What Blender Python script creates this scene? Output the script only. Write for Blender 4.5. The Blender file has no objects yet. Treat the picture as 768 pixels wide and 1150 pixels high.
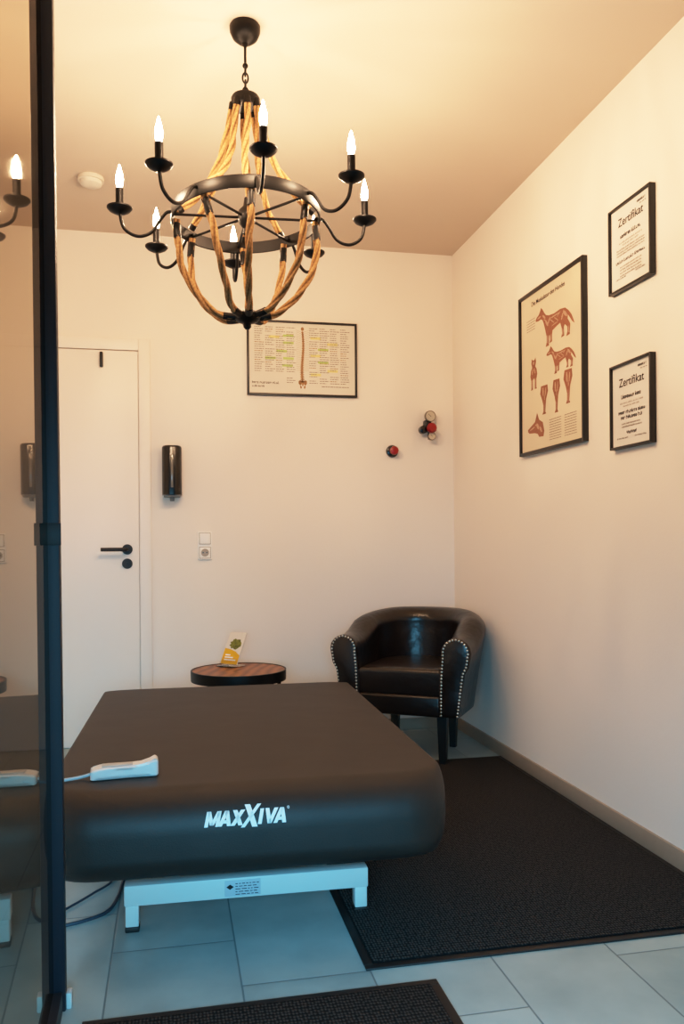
import bpy, bmesh, math, random
from mathutils import Vector, Matrix
random.seed(4)
SC = bpy.context.scene
COL = SC.collection
PI = math.pi
R = math.radians

# ------------------------------------------------------------------ camera model
F = 920.0; H0 = 612.0; TH = math.atan(192/920); ROLL = -0.008
CAM = Vector((0, 0, 1.0))
M3 = Matrix.Rotation(-TH, 3, 'Z') @ Matrix.Rotation(PI/2, 3, 'X') @ Matrix.Rotation(ROLL, 3, 'Z')
def ray(px, py): return M3 @ Vector(((px-384)/F, -(py-H0)/F, -1))
def onX(px, py, X): d = ray(px, py); return CAM + d*((X-CAM.x)/d.x)
def onY(px, py, Y): d = ray(px, py); return CAM + d*((Y-CAM.y)/d.y)
def onZ(px, py, Z): d = ray(px, py); return CAM + d*((Z-CAM.z)/d.z)
XR, YB, HC, XL, YF = 1.52, 4.27, 2.58, -1.5, -1.6

cd = bpy.data.cameras.new('camera'); cam = bpy.data.objects.new('camera', cd); COL.objects.link(cam)
cd.lens = F/1150*36; cd.sensor_width = 36; cd.sensor_fit = 'AUTO'; cd.shift_y = (H0-575)/1150
cd.clip_start = 0.02
cam.matrix_world = Matrix.Translation(CAM) @ M3.to_4x4()
SC.camera = cam

# ------------------------------------------------------------------ materials
def lin(c):
    return tuple(((x/255)/12.92 if x/255 <= .04045 else ((x/255+.055)/1.055)**2.4) for x in c) + (1,)
def mat(name, col, rough=.5, metal=0.0, bump=0, bscale=50, var=0, vscale=8, **kw):
    m = bpy.data.materials.new(name); m.use_nodes = True
    nt = m.node_tree; b = nt.nodes['Principled BSDF']
    c = lin(col)
    b.inputs['Base Color'].default_value = c
    b.inputs['Roughness'].default_value = rough
    b.inputs['Metallic'].default_value = metal
    for k, v in kw.items(): b.inputs[k.replace('_', ' ')].default_value = v
    tc = nt.nodes.new('ShaderNodeTexCoord')
    if var:
        n = nt.nodes.new('ShaderNodeTexNoise'); n.inputs['Scale'].default_value = vscale; n.inputs['Detail'].default_value = 6
        r = nt.nodes.new('ShaderNodeValToRGB')
        r.color_ramp.elements[0].position = .3; r.color_ramp.elements[1].position = .7
        r.color_ramp.elements[0].color = tuple(x*(1-var) for x in c[:3])+(1,)
        r.color_ramp.elements[1].color = tuple(min(1, x*(1+var)) for x in c[:3])+(1,)
        nt.links.new(tc.outputs['Object'], n.inputs['Vector']); nt.links.new(n.outputs['Fac'], r.inputs['Fac'])
        nt.links.new(r.outputs['Color'], b.inputs['Base Color'])
    if bump:
        n = nt.nodes.new('ShaderNodeTexNoise'); n.inputs['Scale'].default_value = bscale; n.inputs['Detail'].default_value = 4
        bp = nt.nodes.new('ShaderNodeBump'); bp.inputs['Strength'].default_value = bump; bp.inputs['Distance'].default_value = .01
        nt.links.new(tc.outputs['Object'], n.inputs['Vector']); nt.links.new(n.outputs['Fac'], bp.inputs['Height'])
        nt.links.new(bp.outputs['Normal'], b.inputs['Normal'])
    return m

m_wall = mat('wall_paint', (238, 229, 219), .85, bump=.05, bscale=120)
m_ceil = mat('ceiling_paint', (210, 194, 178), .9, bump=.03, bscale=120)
m_door = mat('door_lacquer', (240, 231, 221), .5)
m_iron = mat('black_iron', (16, 14, 13), .45, .6)
m_black = mat('black_plastic', (12, 12, 13), .2)
m_matblk = mat('matt_black_metal', (12, 11, 11), .55)
m_matteblack = mat('black_frame', (12, 11, 11), .4)
m_paper = mat('paper', (224, 215, 202), .7)
m_cert = mat('certificate_paper', (220, 215, 208), .7)
m_poster = mat('poster_paper', (210, 195, 172), .7)
m_ink = mat('ink', (14, 12, 12), .8)
m_greyink = mat('grey_ink', (132, 122, 112), .8)
m_green = mat('green_ink', (178, 200, 118), .8)
m_yelink = mat('yellow_ink', (230, 214, 146), .8)
m_orange = mat('orange_ink', (150, 112, 72), .8, var=.3, vscale=80)
m_white = mat('white_plastic', (228, 230, 228), .35)
m_socket = mat('switch_plastic', (242, 238, 230), .4)
m_gap = mat('gap_shade_plate', (120, 108, 94), .8)
m_grey = mat('grey_plastic', (105, 108, 110), .5)
m_red = mat('red_plastic', (140, 12, 14), .35)
m_brass = mat('gauge_rim', (120, 112, 100), .3, .9)
m_bedmetal = mat('painted_steel', (204, 208, 206), .45)
m_leather = mat('black_leather', (21, 13, 10), .28, bump=.28, bscale=22)
m_legwood = mat('black_wood', (12, 11, 10), .4)
m_stud = mat('stud_metal', (210, 200, 185), .28, 1)
m_rubber = mat('black_rubber', (10, 10, 11), .6)
m_post = mat('dark_aluminium', (14, 23, 36), .55)
m_logo = mat('white_print', (250, 250, 250), .6)
m_yellow = mat('yellow_print', (228, 172, 28), .6)
m_darkgreen = mat('green_print', (110, 112, 40), .6, var=.6, vscale=60)
m_cable = mat('cable', (36, 52, 66), .5)
m_cord = mat('grey_cord', (170, 178, 180), .5)
m_base = mat('tile_base', (160, 146, 130), .5, var=.06, vscale=6)

def m_vinyl_make():
    m = mat('black_vinyl', (28, 21, 17), .56, var=.2, vscale=9)
    nt = m.node_tree; b = nt.nodes['Principled BSDF']; L = nt.links.new
    tc = nt.nodes.new('ShaderNodeTexCoord')
    a = nt.nodes.new('ShaderNodeTexNoise'); a.inputs['Scale'].default_value = 5; a.inputs['Detail'].default_value = 2
    c = nt.nodes.new('ShaderNodeTexNoise'); c.inputs['Scale'].default_value = 260; c.inputs['Detail'].default_value = 3
    b1 = nt.nodes.new('ShaderNodeBump'); b1.inputs['Strength'].default_value = .14; b1.inputs['Distance'].default_value = .02
    b2 = nt.nodes.new('ShaderNodeBump'); b2.inputs['Strength'].default_value = .08; b2.inputs['Distance'].default_value = .01
    L(tc.outputs['Object'], a.inputs['Vector']); L(tc.outputs['Object'], c.inputs['Vector'])
    L(a.outputs['Fac'], b1.inputs['Height']); L(c.outputs['Fac'], b2.inputs['Height'])
    L(b1.outputs['Normal'], b2.inputs['Normal']); L(b2.outputs['Normal'], b.inputs['Normal'])
    return m
m_vinyl = m_vinyl_make()

def m_rope_make():
    m = mat('jute_rope', (176, 122, 62), .9)
    nt = m.node_tree; b = nt.nodes['Principled BSDF']; L = nt.links.new
    tc = nt.nodes.new('ShaderNodeTexCoord')
    n = nt.nodes.new('ShaderNodeTexNoise'); n.inputs['Scale'].default_value = 160; n.inputs['Detail'].default_value = 5
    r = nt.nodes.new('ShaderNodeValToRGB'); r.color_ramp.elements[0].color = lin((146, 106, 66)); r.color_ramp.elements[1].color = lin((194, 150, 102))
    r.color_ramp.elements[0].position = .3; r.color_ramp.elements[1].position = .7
    at = nt.nodes.new('ShaderNodeAttribute'); at.attribute_name = 'strand_shade'
    mx = nt.nodes.new('ShaderNodeMix'); mx.data_type = 'RGBA'; mx.inputs['A'].default_value = lin((56, 34, 16))  # dark colour paints occlusion-like shade into the grooves between rope strands
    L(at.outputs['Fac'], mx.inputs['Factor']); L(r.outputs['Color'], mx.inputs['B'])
    bp = nt.nodes.new('ShaderNodeBump'); bp.inputs['Strength'].default_value = .25; bp.inputs['Distance'].default_value = .002
    L(tc.outputs['Object'], n.inputs['Vector']); L(n.outputs['Fac'], r.inputs['Fac'])
    L(mx.outputs['Result'], b.inputs['Base Color']); L(n.outputs['Fac'], bp.inputs['Height'])
    L(bp.outputs['Normal'], b.inputs['Normal'])
    b.inputs['Specular IOR Level'].default_value = .15
    return m
m_rope = m_rope_make()

def m_emit(name, col, s):
    m = bpy.data.materials.new(name); m.use_nodes = True
    b = m.node_tree.nodes['Principled BSDF']
    b.inputs['Base Color'].default_value = (1, .9, .7, 1)
    b.inputs['Emission Color'].default_value = col; b.inputs['Emission Strength'].default_value = s
    return m
m_bulb = m_emit('lit_bulb', (1, .645, .39, 1), 1010)

def m_glass_make(name, ior, tint, gc=(1, 1, 1, 1), rg=.035):
    m = bpy.data.materials.new(name); m.use_nodes = True
    nt = m.node_tree; nt.nodes.clear()
    o = nt.nodes.new('ShaderNodeOutputMaterial'); mx = nt.nodes.new('ShaderNodeMixShader')
    t = nt.nodes.new('ShaderNodeBsdfTransparent'); t.inputs['Color'].default_value = tint
    g = nt.nodes.new('ShaderNodeBsdfGlossy'); g.inputs['Roughness'].default_value = rg; g.inputs['Color'].default_value = gc
    f = nt.nodes.new('ShaderNodeFresnel'); f.inputs['IOR'].default_value = ior
    nt.links.new(f.outputs[0], mx.inputs[0]); nt.links.new(t.outputs[0], mx.inputs[1]); nt.links.new(g.outputs[0], mx.inputs[2])
    nt.links.new(mx.outputs[0], o.inputs['Surface'])
    return m
m_glass = m_glass_make('door_glass', 3.0, (.16, .15, .14, 1), (.86, .78, .68, 1), .02)
m_acryl = m_glass_make('acrylic', 1.35, (.9, .92, .92, 1))

def m_floor_make():
    m = mat('floor_tiles', (168, 172, 166), .38)
    nt = m.node_tree; b = nt.nodes['Principled BSDF']; L = nt.links.new
    tc = nt.nodes.new('ShaderNodeTexCoord'); sx = nt.nodes.new('ShaderNodeSeparateXYZ'); L(tc.outputs['Object'], sx.inputs[0])
    def mth(op, a, bb=None):
        n = nt.nodes.new('ShaderNodeMath'); n.operation = op
        for i, v in enumerate((a, bb)):
            if v is None: continue
            if isinstance(v, (int, float)): n.inputs[i].default_value = v
            else: L(v, n.inputs[i])
        return n.outputs[0]
    u = mth('DIVIDE', mth('ADD', sx.outputs['X'], .15+3.0), .3)
    ci = mth('FLOOR', u); fu = mth('FRACT', u)
    v = mth('DIVIDE', mth('ADD', mth('ADD', sx.outputs['Y'], -2.09+6.0), mth('MULTIPLY', mth('SUBTRACT', ci, 10), .22)), .6)
    vi = mth('FLOOR', v); fv = mth('FRACT', v)
    du = mth('MULTIPLY', mth('MINIMUM', fu, mth('SUBTRACT', 1, fu)), .3)
    dv = mth('MULTIPLY', mth('MINIMUM', fv, mth('SUBTRACT', 1, fv)), .6)
    d = mth('MINIMUM', du, dv)
    mk = nt.nodes.new('ShaderNodeMapRange'); mk.inputs['From Min'].default_value = .0013; mk.inputs['From Max'].default_value = .0028
    L(d, mk.inputs['Value'])
    n = nt.nodes.new('ShaderNodeTexNoise'); n.inputs['Scale'].default_value = 5; n.inputs['Detail'].default_value = 8
    L(tc.outputs['Object'], n.inputs['Vector'])
    cr = nt.nodes.new('ShaderNodeValToRGB'); cr.color_ramp.elements[0].color = lin((132, 151, 152)); cr.color_ramp.elements[1].color = lin((160, 177, 176))
    cr.color_ramp.elements[0].position = .3; cr.color_ramp.elements[1].position = .7
    wn = nt.nodes.new('ShaderNodeTexWhiteNoise'); wn.noise_dimensions = '2D'
    cx = nt.nodes.new('ShaderNodeCombineXYZ'); L(ci, cx.inputs[0]); L(vi, cx.inputs[1]); L(cx.outputs[0], wn.inputs['Vector'])
    L(mth('ADD', n.outputs['Fac'], mth('MULTIPLY', mth('SUBTRACT', wn.outputs['Value'], .5), .3)), cr.inputs['Fac'])
    mx = nt.nodes.new('ShaderNodeMix'); mx.data_type = 'RGBA'
    mx.inputs['A'].default_value = lin((100, 118, 122)); L(mk.outputs[0], mx.inputs['Factor']); L(cr.outputs['Color'], mx.inputs['B'])
    L(mx.outputs['Result'], b.inputs['Base Color'])
    bp = nt.nodes.new('ShaderNodeBump'); bp.inputs['Strength'].default_value = .35; bp.inputs['Distance'].default_value = .003
    L(mk.outputs[0], bp.inputs['Height']); L(bp.outputs['Normal'], b.inputs['Normal'])
    return m
m_floor = m_floor_make()

def m_pile_make():
    m = mat('mat_pile', (26, 27, 28), .95)
    nt = m.node_tree; b = nt.nodes['Principled BSDF']; L = nt.links.new
    tc = nt.nodes.new('ShaderNodeTexCoord')
    mp = nt.nodes.new('ShaderNodeMapping'); mp.inputs['Scale'].default_value = (1, .7, 1)
    v = nt.nodes.new('ShaderNodeTexVoronoi'); v.inputs['Scale'].default_value = 130; v.inputs['Randomness'].default_value = .3
    r = nt.nodes.new('ShaderNodeValToRGB'); r.color_ramp.elements[0].color = lin((70, 68, 66)); r.color_ramp.elements[1].color = lin((5, 5, 6))
    r.color_ramp.elements[0].position = .05; r.color_ramp.elements[1].position = .5
    bp = nt.nodes.new('ShaderNodeBump'); bp.inputs['Strength'].default_value = .9; bp.inputs['Distance'].default_value = -.005
    L(tc.outputs['Object'], mp.inputs[0]); L(mp.outputs[0], v.inputs['Vector'])
    L(v.outputs['Distance'], r.inputs['Fac']); L(r.outputs['Color'], b.inputs['Base Color'])
    L(v.outputs['Distance'], bp.inputs['Height']); L(bp.outputs['Normal'], b.inputs['Normal'])
    b.inputs['Specular IOR Level'].default_value = .2
    return m
m_pile = m_pile_make()

def m_wave(name, c1, c2, scale, dist, rough, rot=(0, 0, 0), detail=3):
    m = mat(name, c1, rough)
    nt = m.node_tree; b = nt.nodes['Principled BSDF']; L = nt.links.new
    tc = nt.nodes.new('ShaderNodeTexCoord'); mp = nt.nodes.new('ShaderNodeMapping'); mp.inputs['Rotation'].default_value = rot
    w = nt.nodes.new('ShaderNodeTexWave'); w.inputs['Scale'].default_value = scale; w.inputs['Distortion'].default_value = dist; w.inputs['Detail'].default_value = detail
    r = nt.nodes.new('ShaderNodeValToRGB'); r.color_ramp.elements[0].color = lin(c1); r.color_ramp.elements[1].color = lin(c2)
    L(tc.outputs['Object'], mp.inputs[0]); L(mp.outputs[0], w.inputs['Vector']); L(w.outputs['Fac'], r.inputs['Fac']); L(r.outputs['Color'], b.inputs['Base Color'])
    return m
m_wood = m_wave('wood_top', (106, 64, 34), (150, 98, 56), 6, 5, .45, (0, 0, .3))
m_muscle = m_wave('muscle_print', (98, 54, 40), (166, 110, 84), 60, 6, .7)
m_sinew = m_wave('sinew_print', (214, 184, 158), (120, 70, 52), 90, 5, .7)

# ------------------------------------------------------------------ geometry helpers
class G:
    def __init__(s): s.v = []; s.f = []; s.att = None
    def add(s, v, f, mtx=None):
        k = len(s.v)
        s.v += [tuple(mtx @ Vector(p)) if mtx else tuple(p) for p in v]
        s.f += [tuple(i+k for i in q) for q in f]
        return s
    def box(s, x0, x1, y0, y1, z0, z1, bev=0, seg=2, mtx=None):
        bm = bmesh.new(); bmesh.ops.create_cube(bm, size=1)
        for w in bm.verts:
            w.co = Vector(((x0+x1)/2+w.co.x*(x1-x0), (y0+y1)/2+w.co.y*(y1-y0), (z0+z1)/2+w.co.z*(z1-z0)))
        if bev: bmesh.ops.bevel(bm, geom=bm.edges[:], offset=bev, segments=seg, affect='EDGES', profile=.5)
        s.bm(bm, mtx); return s
    def bm(s, bm, mtx=None):
        bm.verts.index_update()
        s.add([w.co.copy() for w in bm.verts], [[w.index for w in f.verts] for f in bm.faces], mtx); bm.free()
    def lathe(s, prof, seg=24, mtx=None):
        v = []; f = []; n = len(prof)
        for i in range(seg):
            a = 2*PI*i/seg
            for r, z in prof: v.append((r*math.cos(a), r*math.sin(a), z))
        for i in range(seg):
            j = (i+1) % seg
            for k in range(n-1): f.append((i*n+k, j*n+k, j*n+k+1, i*n+k+1))
        if prof[0][0] > 1e-6: f.append(tuple(i*n for i in reversed(range(seg))))
        if prof[-1][0] > 1e-6: f.append(tuple(i*n+n-1 for i in range(seg)))
        return s.add(v, f, mtx)
    def tube(s, pts, r, seg=8, lobes=0, pitch=.05, amp=.2, mtx=None):
        pts = [Vector(p) for p in pts]; n = len(pts); v = []; f = []
        t0 = (pts[1]-pts[0]).normalized(); up = Vector((0, 0, 1)) if abs(t0.z) < .9 else Vector((1, 0, 0))
        nrm = (up - t0*up.dot(t0)).normalized(); L = 0
        if lobes: s.att = []
        for i, p in enumerate(pts):
            t = (pts[min(i+1, n-1)]-pts[max(i-1, 0)]).normalized()
            nrm = (nrm - t*nrm.dot(t)).normalized(); b = t.cross(nrm)
            if i: L += (p-pts[i-1]).length
            rr = r[i] if isinstance(r, (list, tuple)) else r
            for k in range(seg):
                a = 2*PI*k/seg; q = rr
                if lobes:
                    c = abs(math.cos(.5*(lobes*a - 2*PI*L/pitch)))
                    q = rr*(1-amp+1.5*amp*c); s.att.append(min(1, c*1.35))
                v.append(p + nrm*(q*math.cos(a)) + b*(q*math.sin(a)))
        for i in range(n-1):
            for k in range(seg):
                j = (k+1) % seg
                f.append((i*seg+k, i*seg+j, (i+1)*seg+j, (i+1)*seg+k))
        f.append(tuple(reversed(range(seg)))); f.append(tuple((n-1)*seg+k for k in range(seg)))
        return s.add(v, f, mtx)
    def sphere(s, c, r, sub=2, sc=(1, 1, 1)):
        bm = bmesh.new(); bmesh.ops.create_icosphere(bm, subdivisions=sub, radius=r)
        for w in bm.verts: w.co = Vector((w.co.x*sc[0], w.co.y*sc[1], w.co.z*sc[2])) + Vector(c)
        s.bm(bm); return s
    def rect(s, x0, x1, y0, y1, z=0): return s.add([(x0, y0, z), (x1, y0, z), (x1, y1, z), (x0, y1, z)], [(0, 1, 2, 3)])
    def poly(s, pts, z=0): return s.add([(p[0], p[1], z) for p in pts], [tuple(range(len(pts)))])
    def obj(s, name, m, parent=None, smooth=True, ang=38):
        me = bpy.data.meshes.new(name); me.from_pydata(s.v, [], s.f); me.update()
        bm = bmesh.new(); bm.from_mesh(me); bmesh.ops.recalc_face_normals(bm, faces=bm.faces[:]) if smooth else None
        bm.to_mesh(me); bm.free()
        me.materials.append(m)
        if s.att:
            A = me.attributes.new('strand_shade', 'FLOAT', 'POINT')
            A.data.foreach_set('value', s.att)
        if smooth:
            me.shade_smooth()
            try: me.set_sharp_from_angle(angle=R(ang))
            except Exception: pass
        o = bpy.data.objects.new(name, me); COL.objects.link(o)
        if parent: o.parent = parent
        return o
def smooth_path(pts, n=6):
    P = [Vector(p) for p in pts]; out = []
    for i in range(len(P)-1):
        a = P[max(i-1, 0)]; b = P[i]; c = P[i+1]; d = P[min(i+2, len(P)-1)]
        for k in range(n):
            t = k/n
            out.append(.5*((2*b)+(c-a)*t+(2*a-5*b+4*c-d)*t*t+(3*b-a-3*c+d)*t**3))
    out.append(P[-1]); return out
def tag(o, label, cat, group=None):
    o['label'] = label; o['category'] = cat
    if group: o['group'] = group
    return o
def thing(name, label, cat, loc=(0, 0, 0), rz=0, group=None, mtx=None):
    o = bpy.data.objects.new(name, None); COL.objects.link(o); o.empty_display_size = .1
    if mtx: o.matrix_world = mtx
    else: o.location = loc; o.rotation_euler = (0, 0, rz)
    return tag(o, label, cat, group)
def struct(o, label=None, cat=None):
    o['kind'] = 'structure'
    if label: o['label'] = label
    if cat: o['category'] = cat
    return o
def text_geo(body, size, align='CENTER', shear=0, offset=0):
    cu = bpy.data.curves.new('t', 'FONT'); cu.body = body; cu.size = size; cu.align_x = align; cu.shear = shear; cu.offset = offset
    o = bpy.data.objects.new('t', cu); COL.objects.link(o); bpy.context.view_layer.update()
    me = bpy.data.meshes.new_from_object(o.evaluated_get(bpy.context.evaluated_depsgraph_get()))
    v = [w.co.copy() for w in me.vertices]; f = [tuple(p.vertices) for p in me.polygons]
    bpy.data.objects.remove(o); bpy.data.curves.remove(cu); bpy.data.meshes.remove(me)
    return v, f
def T(x, y, z): return Matrix.Translation((x, y, z))
def wordline(g, x0, x1, y, h, z, seed=None):
    rnd = random.Random(seed); x = x0
    while x < x1:
        w = min(h*rnd.uniform(1.5, 5), x1-x)
        g.rect(x, x+w, y, y+h, z); x += w+h*.7
def strokes(g, x0, x1, y, h, z, seed=None, wt=.16):
    # illegible print: letter-like strokes grouped in words
    rnd = random.Random(seed); x = x0
    while x < x1-h:
        for k in range(rnd.randint(3, 9)):
            if x > x1-h*.5: break
            cw = h*rnd.uniform(.38, .6); t = h*wt; ch = h*(1 if rnd.random() < .25 else .72)
            g.rect(x, x+t, y, y+ch, z)
            q = rnd.random()
            if q < .6: g.rect(x+t, x+cw, y+h*.72-t, y+h*.72, z)
            if q > .3: g.rect(x+t, x+cw, y, y+t, z)
            if q < .75 and q > .15: g.rect(x+cw-t, x+cw, y+t, y+h*.72-t, z)
            x += cw+h*.16
        x += h*.4

# wall frames: local x = right as seen, y = up, z = out of the wall
def wall_mtx(wall, c):
    if wall == 'back': A = Matrix(((1, 0, 0), (0, 0, -1), (0, 1, 0)))
    else: A = Matrix(((0, 0, -1), (-1, 0, 0), (0, 1, 0)))
    return Matrix.Translation(c) @ A.to_4x4()
def wall_rect(wall, xl, xr, ytl, ybl, ytr, ybr):
    on = (lambda x, y: onY(x, y, YB)) if wall == 'back' else (lambda x, y: onX(x, y, XR))
    a = on(xl, ytl); b = on(xl, ybl); c = on(xr, ytr); d = on(xr, ybr)
    w = ((c-a).xy.length + (d-b).xy.length)/2; h = ((a.z+c.z)-(b.z+d.z))/2
    return (a+b+c+d)/4, w, h

# ------------------------------------------------------------------ setting
struct(G().box(XL-.1, XR+.1, YF, YB+.1, -.1, 0).obj('floor', m_floor))
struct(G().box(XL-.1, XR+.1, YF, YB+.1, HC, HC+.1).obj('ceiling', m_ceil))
struct(G().box(XL, XR, YB, YB+.1, 0, HC).obj('wall_back', m_wall))
struct(G().box(XR, XR+.1, YF, YB+.1, 0, HC).obj('wall_right', m_wall))
struct(G().box(XL-.1, XL, YF, YB+.1, 0, HC).obj('wall_left', m_wall))
struct(G().box(XR-.011, XR, YF, YB, 0, .062, .002).obj('baseboard_right', m_base))
struct(G().box(-.096, XR-.011, YB-.011, YB, 0, .062, .002).obj('baseboard_back', m_base))
struct(G().box(XL, -1.077, YB-.011, YB, 0, .062, .002).obj('baseboard_left', m_base))

# white room door
dl = struct(G().box(-1.015, -.157, YB-.014, YB, .006, 1.985, .002).obj('door_1', m_door), 'white flush room door with black lever handle in back wall', 'door')
g = G(); g.box(-.154, -.097, YB-.022, YB, 0, 2.045, .003); g.box(-1.076, -1.018, YB-.022, YB, 0, 2.045, .003); g.box(-1.018, -.154, YB-.022, YB, 1.988, 2.045, .003)
g.obj('door_frame', m_door, dl)
pr = onY(143, 617, YB-.014); pk = onY(143, 633, YB-.014)
rot = lambda p: Matrix.Translation(p) @ Matrix.Rotation(PI/2, 4, 'X')
G().lathe([(0, 0), (.026, 0), (.026, .006), (.024, .009), (0, .009)], 24, rot(pr)).obj('handle_rosette', m_matblk, dl)
hg = G(); hg.tube(smooth_path([pr, pr+Vector((0, -.035, 0)), pr+Vector((-.012, -.05, 0)), pr+Vector((-.06, -.052, 0)), pr+Vector((-.125, -.05, 0))], 5), .0095, 10)
hg.obj('door_handle', m_matblk, dl)
G().lathe([(0, 0), (.026, 0), (.026, .006), (.024, .009), (.006, .009), (.005, .004), (0, .004)], 24, rot(pk)).obj('lock_rosette', m_matblk, dl)
p = onY(114, 404, YB-.014)
G().box(p.x-.008, p.x+.008, p.y-.02, p.y, p.z-.038, p.z+.038, .004).obj('door_hook', m_matblk, dl)

# glass door (left foreground)
PX, PY, EPS = -.238, 1.868, .028
HD = 2.5
dg = bpy.data.objects.new('door_2', None); COL.objects.link(dg); dg.location = (PX, PY, 0); dg.rotation_euler = (0, -.005, EPS)
struct(dg, 'glass door with dark metal edge post in left foreground', 'glass door')
G().add([(-.016, -1.15, .03), (-.016, -.02, .03), (-.016, -.02, HD-.03), (-.016, -1.15, HD-.03)], [(0, 1, 2, 3)]).obj('glass_panel', m_glass, dg, smooth=False)
G().box(-.026, .008, -.02, .014, 0, HD, .003).obj('edge_post', m_post, dg)
G().box(-.030, .002, -1.15, -.02, 0, .045, .003).obj('bottom_rail', m_post, dg)
G().box(-.030, .002, -1.15, -.02, HD-.045, HD, .003).obj('top_rail', m_post, dg)
G().box(-.032, .0115, -.0225, -.0195, 1.004, 1.052, .001).obj('latch_plate', m_matblk, dg)
G().box(.008, .020, -.012, .014, 0, .035, .003).obj('floor_pivot', m_bedmetal, dg)

# ------------------------------------------------------------------ chandelier
def make_chandelier():
    c = onZ(275, 29, HC); vx = Vector((c.x, c.y, 0)).normalized(); rx = Vector((vx.y, -vx.x, 0))
    root = thing('chandelier', 'black iron and rope chandelier with eight lit candle bulbs hanging from ceiling', 'chandelier', (c.x, c.y, HC))
    DZ = .012
    def tilt(p): # the wheel hangs a little out of level
        return Vector((p.x, p.y, p.z + .055*(-vx).dot(p) + .045*rx.dot(p)))
    def P(r, a, z):
        d = -vx*math.cos(a)+rx*math.sin(a); return tilt(Vector((d.x*r, d.y*r, z-HC+DZ)))
    Z = lambda prof: [(r, z-HC+DZ) for r, z in prof]
    Z0 = lambda prof: [(r, z-HC) for r, z in prof]
    G().lathe(Z0([(0, 2.58), (.044, 2.58), (.047, 2.575), (.046, 2.560), (.038, 2.542), (.024, 2.530), (.010, 2.525), (.007, 2.518), (0, 2.517)]), 28).obj('canopy', m_iron, root)
    g = G(); g.tube([(0, 0, 2.525-HC), (0, 0, 2.455-HC)], .0042, 8); g.sphere((0, 0, 2.458-HC), .009)
    g.obj('stem', m_iron, root)
    for i in range(4):
        zc = 2.443-.022*i; pts = []
        for k in range(17):
            a = 2*PI*k/16; u = .0085*math.cos(a); w = .016*math.sin(a)
            pts.append((u, 0, zc-HC+w) if i % 2 else (0, u, zc-HC+w))
        G().tube(pts, .0028, 6).obj('chain_link', m_iron, root)
    G().lathe(Z([(0, 2.372), (.012, 2.37), (.016, 2.36), (.040, 2.352), (.044, 2.345), (.044, 2.322), (.040, 2.318), (0, 2.318)]), 28).obj('crown', m_iron, root)
    g = G(); v = []; f = []; n = 72
    for i in range(n):
        a = 2*PI*i/n
        for r, z in ((.2195, 1.968), (.224, 1.967), (.225, 1.969), (.225, 2.003), (.224, 2.005), (.2195, 2.004)):
            v.append(tilt(Vector((r*math.cos(a), r*math.sin(a), z-HC+DZ))))
    for i in range(n):
        j = (i+1) % n
        for k in range(6): f.append((i*6+k, j*6+k, j*6+(k+1) % 6, i*6+(k+1) % 6))
    g.add(v, f).obj('ring', m_iron, root)
    G().lathe(Z([(0, 2.05), (.006, 2.045), (.010, 2.02), (.024, 2.005), (.027, 1.985), (.024, 1.968), (.010, 1.95), (.011, 1.935), (0, 1.925)]), 20).obj('centre_hub', m_iron, root)
    G().lathe(Z([(0, 1.70), (.03, 1.698), (.04, 1.69), (.04, 1.678), (.03, 1.668), (.012, 1.662), (.012, 1.652), (.006, 1.645), (0, 1.644)]), 24).obj('bottom_hub', m_iron, root)
    rnd = random.Random(12)
    for i in range(8):
        a = R(7+45*i)
        G().tube([P(.02, a, 1.985), P(.219, a, 1.985)], .0042, 8).obj('spoke', m_iron, root)
        pair = R(8 if i % 2 else -8)
        ub = a+pair+R(rnd.uniform(-3, 3))
        up = smooth_path([P(.038, a, 2.33), P(.054, a, 2.25), P(.085, ub, 2.15), (P(.140, ub, 2.06)), P(.206, a+pair*.6, 2.0)], 36)
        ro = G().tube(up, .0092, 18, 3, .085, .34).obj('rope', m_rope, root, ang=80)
        G().tube(up[:15], .0112, 12).obj('ferrule', m_iron, ro)
        G().tube(up[-11:], .0112, 12).obj('ferrule', m_iron, ro)
        sw = pair*.9+R(rnd.uniform(-6, 6)); k_ = rnd.uniform(.90, 1.06)
        lo = smooth_path([P(.209, a+pair*.4, 1.975), P(.214*k_, a+sw*.7, 1.90), P(.197*k_, a+sw, 1.82), P(.150*k_, a+sw, 1.745), P(.090, a+sw*.6, 1.694), P(.036, a, 1.682)], 36)
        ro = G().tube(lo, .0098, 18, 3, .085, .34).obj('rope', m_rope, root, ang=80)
        G().tube(lo[8:28], .0116, 12).obj('ferrule', m_iron, ro)
        G().tube(lo[-26:], .0116, 12).obj('ferrule', m_iron, ro)
        am = smooth_path([P(.208, a, 1.99), P(.235, a, 1.99), P(.255, a, 1.968), P(.282, a, 1.928), P(.322, a, 1.915), P(.360, a, 1.937), P(.372, a, 1.985)], 7)
        arm = G().tube(am, .0052, 8).obj('arm', m_iron, root)
        q = P(.372, a, 1.98); mt = Matrix.Translation((q.x, q.y, q.z-(1.98-HC)))
        G().lathe(Z0([(0, 1.976), (.014, 1.978), (.03, 1.986), (.037, 1.994), (.037, 1.998), (.03, 1.993), (.012, 1.989), (0, 1.989)]), 24, mt).obj('drip_pan', m_iron, arm)
        G().lathe(Z0([(0, 1.985), (.014, 1.987), (.015, 2.0), (.0115, 2.004), (.0115, 2.052), (.009, 2.055), (0, 2.055)]), 16, mt).obj('candle_sleeve', m_iron, arm)
        G().lathe(Z0([(0, 2.052), (.0065, 2.054), (.0095, 2.066), (.0108, 2.077), (.0092, 2.092), (.0052, 2.107), (.0018, 2.120), (0, 2.124)]), 16, mt).obj('bulb', m_bulb, arm)
make_chandelier()

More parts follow.
